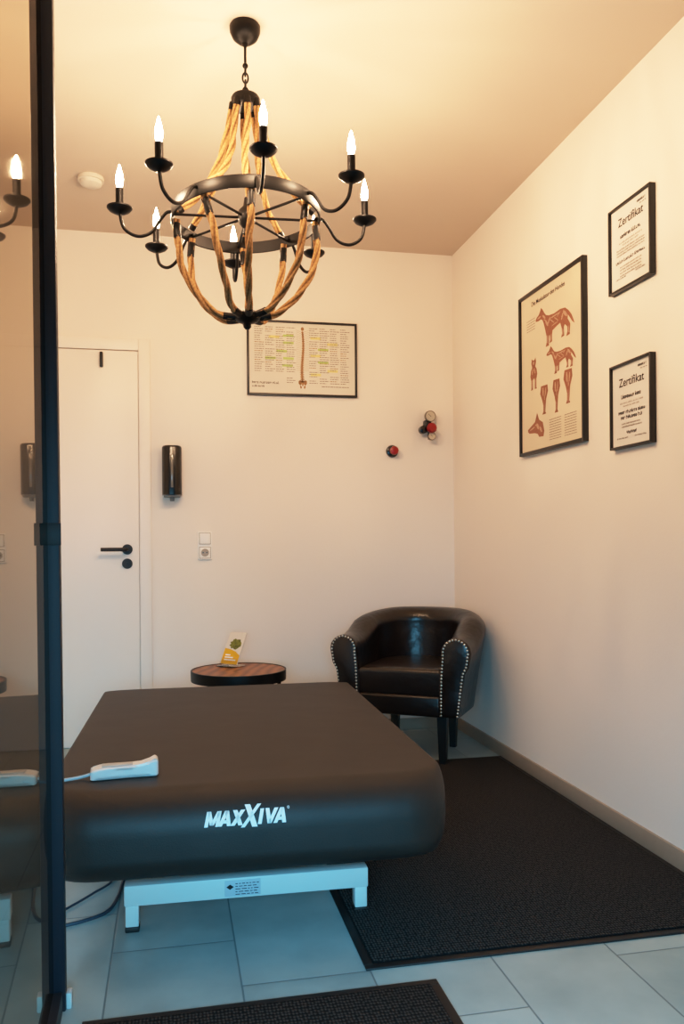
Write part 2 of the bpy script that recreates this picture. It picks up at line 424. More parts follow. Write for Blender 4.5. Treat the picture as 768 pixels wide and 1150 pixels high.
# smoke detector
p = onZ(102, 199, HC)
sd = thing('smoke_detector', 'small round white smoke detector on the ceiling', 'smoke detector', (p.x, p.y, HC))
m_det = mat('detector_plastic', (222, 212, 198), .5)
G().lathe([(0, 0), (.052, 0), (.055, -.006), (.054, -.018), (0, -.018)], 32).obj('base', m_det, sd)
G().lathe([(0, -.018), (.046, -.018), (.044, -.032), (.03, -.04), (0, -.041)], 32).obj('cap', m_det, sd)

# ------------------------------------------------------------------ framed pictures
def frame(name, label, cat, wall, rc, bw=.012, group=None, pm=None):
    c, w, h = wall_rect(wall, *rc)
    t = thing(name, label, cat, group=group, mtx=wall_mtx(wall, c))
    g = G(); d = .022
    g.box(-w/2, -w/2+bw, -h/2, h/2, 0, d, .0015); g.box(w/2-bw, w/2, -h/2, h/2, 0, d, .0015)
    g.box(-w/2+bw, w/2-bw, h/2-bw, h/2, 0, d, .0015); g.box(-w/2+bw, w/2-bw, -h/2, -h/2+bw, 0, d, .0015)
    g.obj('frame', m_matteblack, t)
    G().box(-w/2+bw, w/2-bw, -h/2+bw, h/2-bw, 0, .012).obj('sheet', pm or m_paper, t)
    return t, w-2*bw, h-2*bw
ZP = .0128
# spine chart
t, w, h = frame('framed_chart', 'black framed landscape spine chart on back wall beneath chandelier', 'framed chart', 'back', (277, 400, 361, 444, 363, 447), .011)
g = G(); gg = G(); gi = G(); sp = G(); go = G(); gy = G()
k = 0
for side in (-1, 1):
    for col in range(4):
        for row in range(26):
            k += 1
            x0 = side*(.034+col*.056) if side > 0 else -(.034+col*.056)-.052
            y = h*.43-row*h*.031
            if side < 0 and col >= 1 and row > 20: continue
            if x0 < -w/2+.01 or x0 > w/2-.05: continue
            rnd = random.Random(k)
            if rnd.random() < .92: wordline(go if rnd.random() < .15 else g, x0+.001, x0+.001+.052*rnd.uniform(.55, 1), y, .0034, ZP, k)
for (cx, cy) in ((-.075, .32), (-.075, .22), (-.11, .10), (-.075, .0), (-.08, -.1), (.11, .14), (.11, -.04), (-.17, .0)):
    gg.rect(cx-.028, cx+.028, cy*h-.006, cy*h+.006, ZP-.0003)
for (cx, cy) in ((.07, .30), (.16, .22), (.07, .05), (-.15, .30), (.16, -.16), (.07, -.22)):
    gy.rect(cx-.028, cx+.028, cy*h-.007, cy*h+.007, ZP-.0003)
strokes(gi, -w/2+.015, -w/2+.17, -h/2+.05, .013, ZP, 991); strokes(gi, -w/2+.015, -w/2+.08, -h/2+.032, .011, ZP, 992); wordline(g, w*.18, w*.44, -h/2+.04, .004, ZP, 77)
for i in range(28):
    s = i/27; y = h*.38-s*h*.70; x = .004*math.sin(s*6.0); ww = .007+.006*s
    sp.poly([(x-ww, y-.003), (x-ww*.6, y+.003), (x, y+.0045), (x+ww*.6, y+.003), (x+ww, y-.003), (x, y-.002)], ZP)
    sp.rect(x-.0045, x+.0045, y-.0055, y+.004, ZP+.0002)
    if i < 22:
        go.add([(x+ww, y, ZP), (x+ww, y+.0009, ZP), (.034, y+.0109-.012*s, ZP), (.034, y+.01-.012*s, ZP)], [(0, 3, 2, 1)])
        go.add([(x-ww, y, ZP), (x-ww, y+.0009, ZP), (-.034, y+.0109-.012*s, ZP), (-.034, y+.01-.012*s, ZP)], [(0, 1, 2, 3)])
for s in (-1, 1):
    sp.poly([(s*.004, -.32*h), (s*.014, -.30*h), (s*.022, -.315*h), (s*.022, -.35*h), (s*.014, -.38*h), (s*.006, -.36*h)], ZP)
    sp.poly([(s*.006, -.39*h), (s*.013, -.375*h), (s*.015, -.40*h), (s*.011, -.425*h), (s*.005, -.415*h)], ZP)
sp.poly([(-.007, -.31*h), (.007, -.31*h), (.004, -.37*h), (0, -.395*h), (-.004, -.37*h)], ZP+.0002)
sp.sphere((0, h*.425, ZP), .0085, 2, (1, 1.2, .05))
g.obj('small_text', m_greyink, t, False); gg.obj('green_highlight', m_green, t, False); gy.obj('yellow_highlight', m_yelink, t, False); gi.obj('title', m_ink, t, False); sp.obj('spine_drawing', m_orange, t, False); go.obj('coloured_lines', m_orange, t, False)

# dog muscle poster
DOG = [(0, .775), (.03, .825), (.09, .865), (.125, .925), (.155, 1.0), (.20, .93), (.24, .84), (.29, .755), (.36, .71), (.5, .68), (.66, .695), (.78, .66), (.86, .56), (.93, .43), (.975, .30), (1.0, .20), (.945, .27), (.885, .39), (.845, .47), (.84, .38), (.90, .24), (.885, .06), (.89, .01), (.80, 0), (.83, .10), (.825, .21), (.77, .29), (.745, .24), (.75, .08), (.755, .04), (.675, .03), (.70, .12), (.69, .24), (.655, .38), (.57, .355), (.46, .31), (.445, .22), (.445, .06), (.375, .04), (.395, .12), (.385, .24), (.365, .22), (.36, .03), (.365, .0), (.275, 0), (.30, .10), (.30, .24), (.275, .36), (.25, .48), (.225, .58), (.195, .68), (.15, .725), (.08, .715), (.01, .735)]
FRONT = [(.35, .85), (.38, 1), (.46, .93), (.54, .93), (.62, 1), (.65, .85), (.60, .72), (.68, .62), (.72, .45), (.66, .3), (.66, .04), (.70, 0), (.56, 0), (.56, .3), (.50, .36), (.44, .3), (.44, 0), (.30, 0), (.34, .04), (.34, .3), (.28, .45), (.32, .62), (.40, .72)]
LEG = [(.2, 1), (.8, .98), (.85, .75), (.66, .5), (.62, .3), (.58, .08), (.66, 0), (.3, 0), (.4, .1), (.4, .3), (.3, .5), (.1, .75)]
HEAD = [(0, .42), (.25, .55), (.45, .66), (.58, 1.0), (.70, .70), (.92, .55), (1, .2), (.95, 0), (.7, .02), (.6, .16), (.42, .22), (.1, .26), (.02, .33)]
t, w, h = frame('framed_poster', 'large black framed dog anatomy poster on right wall', 'framed poster', 'right', (587.5, 660.5, 333, 514, 290, 495), .014, None, m_poster)
def place(g, P, cx, cy, sx, sy, z=ZP): g.poly([((cx+(p[0]-.5)*sx)*w, (cy+(p[1]-.5)*sy)*h) for p in P], z)
def ell(x, y, a, b, rot_, n=14): return [(x+a*math.cos(2*PI*i/n)*math.cos(rot_)-b*math.sin(2*PI*i/n)*math.sin(rot_), y+a*math.cos(2*PI*i/n)*math.sin(rot_)+b*math.sin(2*PI*i/n)*math.cos(rot_)) for i in range(n)]
D_DET = [ell(.235, .74, .07, .02, -1.0), ell(.31, .55, .09, .022, -1.2), ell(.37, .58, .08, .018, 1.2), ell(.52, .62, .12, .018, .05), ell(.52, .43, .09, .012, .15), ell(.78, .53, .10, .028, -1.1), ell(.71, .50, .08, .018, 1.3), ell(.10, .79, .05, .02, .2), ell(.33, .16, .014, .10, 0), ell(.86, .13, .012, .08, 0), ell(.42, .16, .011, .08, 0), ell(.72, .14, .011, .08, 0), ell(.45, .53, .09, .011, -.9), ell(.56, .52, .09, .011, -.9), ell(.62, .60, .06, .011, .8), ell(.27, .64, .06, .011, -.8)]
L_DET = [ell(.4, .78, .05, .16, .1), ell(.62, .76, .04, .15, -.2), ell(.5, .2, .025, .2, 0), ell(.52, .58, .03, .1, .1)]
F_DET = [ell(.43, .58, .03, .10, -.3), ell(.57, .58, .03, .10, .3), ell(.39, .2, .02, .16, 0), ell(.61, .2, .02, .16, 0), ell(.5, .84, .06, .05, 0)]
H_DET = [ell(.30, .42, .16, .03, .3), ell(.62, .45, .06, .14, .4), ell(.80, .30, .05, .14, .5), ell(.52, .52, .05, .03, 0)]
for P_, det, cx, cy, sx, sy, nm in ((DOG, D_DET, .07, .25, .62, .26, 'standing_dog_drawing'), (FRONT, F_DET, -.28, -.01, .28, .20, 'dog_front_drawing'), (DOG, D_DET, .17, .02, .46, .18, 'standing_dog_drawing'),
                               (LEG, L_DET, -.10, -.20, .18, .18, 'foreleg_drawing'), (LEG, L_DET, .10, -.205, .16, .20, 'hindleg_drawing'), (LEG, L_DET, .28, -.175, .18, .20, 'hindleg_drawing'), (HEAD, H_DET, -.25, -.345, .29, .16, 'dog_head_drawing')):
    g = G(); place(g, P_, cx, cy, sx, sy); q = g.obj(nm, m_muscle, t, False)
    g = G()
    for D in det: place(g, D, cx, cy, sx, sy, ZP+.0005)
    g.obj('muscle_detail', m_sinew, q, False)
v, f = text_geo('Die Muskulatur des Hundes', .027, offset=.0002)
G().add(v, f, T(-.02, h*.425, ZP)).obj('title', m_ink, t, False)
g = G()
for i in range(9):
    wordline(g, -.02*w, .17*w, -h*.34-i*.010, .003, ZP, i); wordline(g, .22*w, .40*w, -h*.34-i*.010, .003, ZP, i+50)
for i in range(5): wordline(g, -.40*w, -.25*w, h*.34-i*.011, .003, ZP, i+90)
g.obj('small_text', m_greyink, t, False)

def certificate(label, rc, kind):
    t, w, h = frame('framed_certificate', label, 'framed certificate', 'right', rc, .008, 'framed certificates on the right wall', m_cert)
    v, f = text_geo('Zertifikat', .040, offset=.0004)
    ty = h*.24 if kind else h*.27
    G().add(v, f, T(0, ty, ZP)).obj('title', m_ink, t, False)
    gi = G(); g = G()
    strokes(gi, -.062, .062, ty-.042, .014, ZP, 5+kind, .2)
    strokes(g, -.07, .07, ty-.06, .006, ZP, 15+kind); strokes(g, -.05, .05, ty-.07, .006, ZP, 25+kind)
    if kind == 0:
        for i in range(3): strokes(g, -.085, .085, ty-.082-i*.009, .006, ZP, 35+i, .25)
        strokes(gi, -.09, .09, ty-.125, .012, ZP, 41, .2)
        for i in range(4): strokes(g, -.065, .065, ty-.142-i*.010, .006, ZP, 45+i, .25)
        strokes(gi, -.09, -.03, -h*.38, .006, ZP, 61); strokes(gi, .03, .09, -h*.38, .006, ZP, 62)
    else:
        strokes(gi, -.08, .08, ty-.094, .013, ZP, 71, .2); strokes(gi, -.065, .065, ty-.112, .013, ZP, 72, .2)
        for i in range(2): strokes(g, -.06, .06, ty-.13-i*.010, .006, ZP, 75+i, .25)
        s = G().tube([(-.03+.06*i/24, -h*.34+.006*math.sin(i*1.9), ZP) for i in range(25)], .0008, 4); s.obj('signature', m_ink, t)
        strokes(gi, -.09, -.02, -h*.41, .006, ZP, 81); strokes(gi, .02, .09, -h*.41, .006, ZP, 82)
    strokes(gi, .04, .095, h*.42, .009, ZP, 101, .2); strokes(gi, .055, .095, h*.42-.010, .005, ZP, 102)
    gi.obj('bold_text', m_ink, t, False); g.obj('small_text', m_greyink, t, False)
certificate('upper black framed certificate on right wall above the other certificate', (689, 736.5, 238, 333, 206, 309), 0)
certificate('lower black framed certificate with signature on right wall', (690.5, 737, 412, 507, 396, 496), 1)

# ------------------------------------------------------------------ small wall things
c, w, h = wall_rect('back', 182, 204, 502, 556, 502, 557)
t = thing('soap_dispenser', 'black wall mounted soap dispenser beside the white door', 'soap dispenser', mtx=wall_mtx('back', c))
bm = bmesh.new(); bmesh.ops.create_cube(bm, size=1)
for q in bm.verts: q.co = Vector((q.co.x*w, q.co.y*h, (q.co.z+.5)*.095))
bmesh.ops.bevel(bm, geom=[e for e in bm.edges if abs(e.verts[0].co.y-e.verts[1].co.y) > .1 and e.verts[0].co.z > .05], offset=.04, segments=6, affect='EDGES', profile=.5)
bmesh.ops.bevel(bm, geom=[e for e in bm.edges if e.verts[0].co.y > h*.49 and e.verts[1].co.y > h*.49 and max(e.verts[0].co.z, e.verts[1].co.z) > .01], offset=.012, segments=3, affect='EDGES', profile=.5)
g = G(); g.bm(bm); g.obj('body', m_black, t)
G().box(-.006, .006, -h*.36, h*.30, .09, .098, .002).obj('level_window', mat('smoky_window', (120, 114, 106), .1), t)
G().box(-w*.42, w*.42, -h*.5-.012, -h*.5, .01, .085, .004).obj('push_lever', m_grey, t)
G().lathe([(0, 0), (.012, 0), (.01, -.02), (0, -.02)], 12, T(0, -h*.5-.012, .055) @ Matrix.Rotation(-PI/2, 4, 'X')).obj('nozzle', m_grey, t)

c, w, h = wall_rect('back', 222, 238, 597, 629, 597, 628)
t = thing('light_switch', 'white double plate with light switch above power socket', 'light switch', mtx=wall_mtx('back', c))
G().box(-w/2, w/2, -h/2, h/2, 0, .011, .003).obj('cover_plate', m_socket, t)
g = G(); g.box(-w*.40, w*.40, h*.045, h*.455, .011, .0114); g.box(-w*.40, w*.40, -h*.455, -h*.045, .011, .0114); g.obj('gap_shade_plate', m_gap, t, False)  # thin dark plates, shade of the gaps around rocker and insert painted in
G().box(-w*.37, w*.37, h*.06, h*.44, .0114, .018, .002).obj('rocker', m_socket, t)
G().box(-w*.37, w*.37, -h*.44, -h*.06, .0114, .0135, .001).obj('socket_insert', m_socket, t)
G().lathe([(w*.28, .0137), (w*.28, .0148), (w*.25, .0148), (w*.24, .0139), (0, .0138)], 24, T(0, -h*.25, 0)).obj('socket_well', mat('well_shade', (165, 152, 135), .5), t)
g = G(); g.lathe([(0, .0138), (.0035, .0138), (.0035, .0146), (0, .0146)], 10, T(-.0095, -h*.25, 0)); g.lathe([(0, .0138), (.0035, .0138), (.0035, .0146), (0, .0146)], 10, T(.0095, -h*.25, 0)); g.obj('contact_holes', m_black, t)

# valve knob
c = onY(440, 507, YB)
t = thing('valve_knob', 'small red and black valve knob alone on back wall', 'valve', mtx=wall_mtx('back', c))
G().lathe([(0, -.002), (.032, -.002), (.034, .006), (.03, .016), (.018, .02), (0, .02)], 24).obj('flange', m_black, t)
G().lathe([(.014, .018), (.014, .032), (.022, .034), (.024, .045), (.022, .058), (.014, .062), (0, .062)], 10).obj('knob', m_red, t)
# gauge assembly
c = onY(478, 480, YB)
t = thing('pressure_regulator', 'wall regulator with two round gauges and red knob near corner', 'pressure gauge', mtx=wall_mtx('back', c))
g = G(); g.box(-.018, .018, -.03, .035, 0, .05, .008); g.lathe([(0, 0), (.012, 0), (.012, .05), (0, .05)], 14, T(.006, .03, .03) @ Matrix.Rotation(-PI/2, 4, 'X')); g.lathe([(0, 0), (.010, 0), (.010, .05), (0, .05)], 14, T(.012, -.02, .03) @ Matrix.Rotation(PI/2, 4, 'X'))
g.obj('body', m_black, t)
G().lathe([(.016, .0), (.016, .02), (.026, .024), (.028, .04), (.02, .05), (0, .052)], 12, T(.008, -.014, .045)).obj('knob', m_red, t)
G().lathe([(0, .0), (.022, .0), (.022, .03), (.016, .034), (0, .034)], 14, T(-.03, -.02, .03)).obj('outlet', m_black, t)
for (x, y, z, k) in ((.008, .052, .04, 1), (.014, -.055, .045, .72)):
    q = G().lathe([(0, 0), (.027*k, 0), (.030*k, .004), (.030*k, .022), (.0275*k, .024), (.0265*k, .021), (0, .021)], 28, T(x, y, z)).obj('gauge', m_brass, t)
    G().lathe([(0, .0215), (.0262*k, .0215), (.0262*k, .0217), (0, .0217)], 28, T(x, y, z)).obj('dial_face', mat('dial', (190, 180, 162), .4), q)
    G().box(-.001, .001, -.004, .018*k, 0, .001, mtx=T(x, y, z+.0218) @ Matrix.Rotation(.8, 4, 'Z')).obj('needle', m_ink, q)

# ------------------------------------------------------------------ side table and leaflet
p = onZ(268, 752, .43); STX, STY, STZ = p.x, p.y, .43
t = thing('side_table', 'round side table with wooden top and black metal rim behind treatment table', 'side table', (STX, STY, 0))
rr = .217
G().lathe([(0, STZ-.014), (rr-.006, STZ-.014), (rr-.006, STZ), (0, STZ)], 48).obj('table_top', m_wood, t)
G().lathe([(rr-.006, STZ-.045), (rr, STZ-.045), (rr+.001, STZ-.02), (rr+.001, STZ+.002), (rr-.004, STZ+.003), (rr-.006, STZ+.002), (rr-.006, STZ-.045)], 48).obj('rim', m_iron, t)
for i in range(3):
    a = R(90+120*i+20)
    G().tube([(.19*math.cos(a), .19*math.sin(a), STZ-.016), (.15*math.cos(a), .15*math.sin(a), 0)], .009, 10).obj('leg', m_iron, t)
pts = [(.168*math.cos(2*PI*i/36), .168*math.sin(2*PI*i/36), .20) for i in range(37)]
G().tube(pts, .005, 8).obj('lower_ring', m_iron, t)

lp = onZ(257, 749, STZ)
rzL = R(-45); LZ = STZ+.0035
t = thing('leaflet_holder', 'clear acrylic leaflet holder standing on the round side table', 'leaflet holder', (lp.x, lp.y, LZ), rzL)
ln = .47; cs = math.sqrt(1-ln*ln)
def leanq(x0, x1, s0, s1, off):
    return [(x, s*ln - off*cs, .004 + s*cs + off*ln) for x, s in ((x0, s0), (x1, s0), (x1, s1), (x0, s1))]
g = G(); g.box(-.052, .052, -.035, .06, 0, .003)
g.add(leanq(-.052, .052, 0, .15, -.001), [(0, 1, 2, 3)])
g.obj('stand', m_acryl, t, False)
G().add(leanq(-.052, .052, 0, .035, .012), [(0, 1, 2, 3)]).obj('front_lip', m_acryl, t, False)
t = thing('leaflet', 'white and yellow leaflet leaning in clear holder on side table', 'leaflet', (lp.x, lp.y, LZ), rzL)
g = G(); a = leanq(-.05, .05, .004, .165, .001); b = leanq(-.05, .05, .004, .165, .006)
g.add(a+b, [(0, 1, 2, 3), (4, 5, 6, 7), (0, 1, 5, 4), (1, 2, 6, 5), (2, 3, 7, 6), (3, 0, 4, 7)]).obj('sheet', m_paper, t, False)
def leanpoly(pts, off): return [(x, s*ln - off*cs, .004 + s*cs + off*ln) for x, s in pts]
G().add(leanpoly([(-.05, .004), (.05, .004), (.05, .05), (.02, .068), (-.015, .078), (-.05, .082)], .0064), [(0, 1, 2, 3, 4, 5)]).obj('yellow_panel', m_yellow, t, False)
q_ = [(.006+.034*math.cos(2*PI*i/20)*(1+.15*math.sin(3*i)), .105+.026*math.sin(2*PI*i/20)*(1+.15*math.cos(2*i))) for i in range(20)]
G().add(leanpoly(q_, .0065), [tuple(range(20))]).obj('picture', m_darkgreen, t, False)
g = G()
for i in range(3): g.add(leanq(-.035, .035-.02*i, .022+.012*i, .028+.012*i, .0068), [(0, 1, 2, 3)])
g.obj('print_lines', m_logo, t, False)

# ------------------------------------------------------------------ treatment table
BX, BY = .212, 2.69
HYb, HZb, WXb = .75, .103, .500
ZCb = .42-HZb
RF = .095
t = thing('treatment_table', 'low black padded treatment table with white lettering and pale steel base', 'treatment table', (BX, BY, 0), R(-1.5))
def cprof(et, eb, ey, n=12):      # et/eb: inset of top / bottom, ey: how far the front is drawn back
    zt_, zb_ = ZCb+HZb-et, ZCb-HZb+eb; hh = (zt_-zb_)/2; pts = []
    y0, y1 = -HYb+ey, HYb-min(ey*.35, .03)
    for (sy, sz, a0) in ((-1, -1, PI), (1, -1, 1.5*PI), (1, 1, 0), (-1, 1, .5*PI)):
        rad = min((RF if sz > 0 else .06) if sy < 0 else .02, hh-.001)
        cy = (y0+rad) if sy < 0 else (y1-rad)
        cz = zt_-rad if sz > 0 else zb_+rad
        for k in range(n+1):
            a = a0+k*PI/2/n
            pts.append((cy+rad*math.cos(a), cz+rad*math.sin(a)))
    return pts
RP, RZ, RB = .13, .012, .06      # plan radius of front corners, top edge radius, underside edge radius
half = []
for k in range(7):
    a = PI/2*k/6; d = RZ*(1-math.cos(a)); half.append(d)
for d in (.018, .025, .034, .045, .06, .08, .105, .13): half.append(d)
def er(d, r): return r-math.sqrt(max(0, r**2-(r-d)**2)) if d < r else 0
st = [(-WXb+d, er(d, RZ), er(d, RB), er(d, RP)) for d in half] + [(x*WXb, 0, 0, 0) for x in (-.6, -.3, 0, .3, .6)] + [(WXb-d, er(d, RZ), er(d, RB), er(d, RP)) for d in half[::-1]]
g = G(); v = []; f = []; n = len(cprof(0, 0, 0))
for x, e1, e2, e3 in st: v += [(x, y, z) for y, z in cprof(e1, e2, e3)]
for i in range(len(st)-1):
    for k in range(n):
        j = (k+1) % n; f.append((i*n+k, i*n+j, (i+1)*n+j, (i+1)*n+k))
f.append(tuple(reversed(range(n)))); f.append(tuple((len(st)-1)*n+k for k in range(n)))
cu = g.add(v, f).obj('cushion', m_vinyl, t, ang=60)
# heavy slanted lettering wrapped over the rounded front
def bar(x0, y0, x1, y1, w):      # stroke whose horizontal thickness is w
    return [(x0-w/2, y0), (x0+w/2, y0), (x1+w/2, y1), (x1-w/2, y1)]
SW = .31
LET = {
 'M': (1.26, [bar(.15, 0, .15, 1, SW), bar(1.11, 0, 1.11, 1, SW), bar(.63, .10, .18, 1, .33), bar(.63, .10, 1.08, 1, .33)]),
 'A': (1.10, [bar(.15, 0, .55, 1, .34), bar(.95, 0, .55, 1, .34), [(.3, .18), (.80, .18), (.72, .38), (.38, .38)]]),
 'X': (1.04, [bar(.17, 0, .87, 1, .38), bar(.87, 0, .17, 1, .38)]),
 'B': (1.40, [bar(.14, -.15, 1.26, 1.34, .34), bar(1.20, -.15, .20, 1.34, .48)]),
 'I': (.32, [bar(.16, 0, .16, 1, .32)]),
 'V': (1.10, [bar(.55, 0, .15, 1, .34), bar(.55, 0, .95, 1, .34)]),
}
KERN = {'MA': -.12, 'AX': -.06, 'XB': -.12, 'BI': -.02, 'IV': .10, 'VA': -.24}
bm = bmesh.new(); x = 0; CAP = .0345; prev = ''
for ch in 'MAXBIVA':
    wl, pols = LET[ch]
    x += KERN.get(prev+ch, 0)
    for po in pols:
        fv = [bm.verts.new(((x+px_)+.27*py_, py_, 0)) for px_, py_ in po]
        bm.faces.new(fv)
    x += wl+.05; prev = ch
# small registered mark after the word
for i in range(10):
    a0, a1 = 2*PI*i/10, 2*PI*(i+1)/10
    cx_, cy_ = x+.22, .98
    bm.faces.new([bm.verts.new((cx_+rr_*math.cos(a_), cy_+rr_*math.sin(a_), 0)) for rr_, a_ in ((.10, a0), (.10, a1), (.06, a1), (.06, a0))])
wid = max(q.co.x for q in bm.verts); mn = min(q.co.x for q in bm.verts)
for s in [i*.08-.24 for i in range(21)]:
    bmesh.ops.bisect_plane(bm, geom=bm.verts[:]+bm.edges[:]+bm.faces[:], plane_co=(0, s, 0), plane_no=(0, 1, 0))
lx = onY(277, 913, 1.955).x-BX+.02
zc_ = ZCb+HZb-RF
for q in bm.verts:
    s = (q.co.y-.5)*CAP+.033
    X_ = lx+((q.co.x-mn)/(wid-mn)-.5)*.202; r_ = RF+.0012
    if s < 0: q.co = Vector((X_, -HYb-.0012, zc_+s))
    else:
        a = s/RF; q.co = Vector((X_, -HYb+RF-r_*math.cos(a), zc_+r_*math.sin(a)))
g = G(); g.bm(bm); g.obj('lettering', m_logo, cu, False)
# base
zt, zb = .122, .068
G().box(-.38, .38, -.58, .66, .185, .213).obj('board', m_rubber, t)
yF, yR, xc = -.49, .5, -.005
G().box(-.32+xc, .325+xc, yF-.022, yF+.022, zb, zt, .004).obj('front_beam', m_bedmetal, t)
G().box(-.32+xc, .325+xc, yR-.022, yR+.022, zb, zt, .004).obj('rear_beam', m_bedmetal, t)
for x in (-.2, .2): G().box(x+xc-.02, x+xc+.02, yF+.022, yR-.022, zb+.008, zt-.005, .003).obj('side_rail', m_bedmetal, t)
for x in (-.300, .305):
    for y in (yF, yR):
        lgm = G().box(x+xc-.017, x+xc+.017, y-.020, y+.020, .014, zb+.001, .003).obj('leg', m_bedmetal, t)
        G().box(x+xc-.018, x+xc+.018, y-.021, y+.021, 0, .0142, .003).obj('rubber_foot', m_rubber, lgm)
for x in (-.2, .2):
    for s in (-1, 1):
        G().tube([(x+xc+.03*s, -.30*s, .11), (x+xc+.03*s, .30*s, .19)], .012, 8).obj('lift_arm', m_bedmetal, t)
G().box(-.06, .06, -.2, .25, .10, .185, .01).obj('lift_motor', m_black, t)
px0 = onY(258, 990, BY+yF-.02).x-BX; px1 = onY(298, 988, BY+yF-.02).x-BX
pp = G().box(px0, px1, yF-.0232, yF-.0219, zb+.006, zt-.006, .0003).obj('type_plate', mat('plate', (176, 186, 194), .5), t)
g = G()
def vrect(g, x0, x1, z0, z1, y): g.add([(x0, y, z0), (x1, y, z0), (x1, y, z1), (x0, y, z1)], [(0, 1, 2, 3)])
for i in range(5):
    x = px0+.028
    rnd = random.Random(i)
    while x < px1-.008:
        ww = rnd.uniform(.004, .014); vrect(g, x, min(x+ww, px1-.004), zb+.010+i*.007, zb+.012+i*.007, yF-.0235); x += ww+.003
cxp, czp = px0+.014, (zb+zt)/2+.004
g.add([(cxp-.01, yF-.0235, czp), (cxp, yF-.0235, czp-.007), (cxp+.01, yF-.0235, czp), (cxp, yF-.0235, czp+.007)], [(0, 1, 2, 3)])
g.obj('plate_print', m_ink, pp, False)

# ------------------------------------------------------------------ hand control
p = onZ(140, 872, .42)
t = thing('hand_control', 'white handheld remote control with cord lying on treatment table', 'remote control', (p.x, p.y, .4205), R(3))
bm = bmesh.new(); bmesh.ops.create_cube(bm, size=1)
bmesh.ops.subdivide_edges(bm, edges=bm.edges[:], cuts=7, use_grid_fill=True)
for q in bm.verts:
    u = q.co.x+.5
    hh = .031+.013*max(0, (u-.72)/.28) - .006*max(0, (.2-u)/.2)
    ww = .054+.004*math.cos(u*5)
    q.co = Vector((q.co.x*.165, q.co.y*ww, (q.co.z+.5)*hh))
bmesh.ops.bevel(bm, geom=[e for e in bm.edges if e.calc_face_angle(0) > .8], offset=.009, segments=4, affect='EDGES', profile=.5)
g = G(); g.bm(bm); g.obj('housing', m_white, t)
g = G(); g.box(-.055, .02, -.015, .015, .0306, .0322, .0005); g.obj('keypad', mat('keypad', (190, 195, 195), .4), t)
g = G(); g.tube(smooth_path([(-.08, 0, .012), (-.11, -.002, .006), (-.16, -.012, .0045), (-.21, -.004, .0045), (-.24, .006, .0045)], 6), .0042, 8)
g.obj('cord', m_cord, t)

# cables on floor
def fp(x, y): q = onZ(x, y, .006); return (q.x, q.y, .006)
g = G(); g.tube(smooth_path([fp(70, 1040), fp(95, 1034), fp(120, 1024), fp(132, 1008), fp(140, 985), fp(150, 965)], 8), .005, 8)
tag(g.obj('power_cable', m_cable), 'thicker dark cable curving on the floor under treatment table', 'cable')
g = G(); g.tube(smooth_path([fp(72, 1022), fp(90, 1012), fp(105, 1003), fp(125, 990), fp(128, 975)], 8), .0035, 8)
tag(g.obj('thin_cable', m_cable), 'thin dark cable on floor beneath left side of treatment table', 'cable')

# ------------------------------------------------------------------ mats
def floor_mat(label, x0, x1, y0, y1):
    t = thing('floor_mat', label, 'floor mat', ((x0+x1)/2, (y0+y1)/2, 0))
    a, b = (x1-x0)/2, (y1-y0)/2; bd = .022
    g = G(); g.box(-a, a, -b, -b+bd, 0, .005, .0015); g.box(-a, a, b-bd, b, 0, .005, .0015); g.box(-a, -a+bd, -b+bd, b-bd, 0, .005, .0015); g.box(a-bd, a, -b+bd, b-bd, 0, .005, .0015)
    g.obj('rubber_border', m_rubber, t)
    G().box(-a+bd, a-bd, -b+bd, b-bd, 0, .009, .002).obj('pile', m_pile, t)
floor_mat('large charcoal floor mat along right wall in front of armchair', .44, XR-.014, 1.87, 3.615)
floor_mat('small charcoal floor mat at front beside glass door', -.19, .587, 1.2, 1.795)

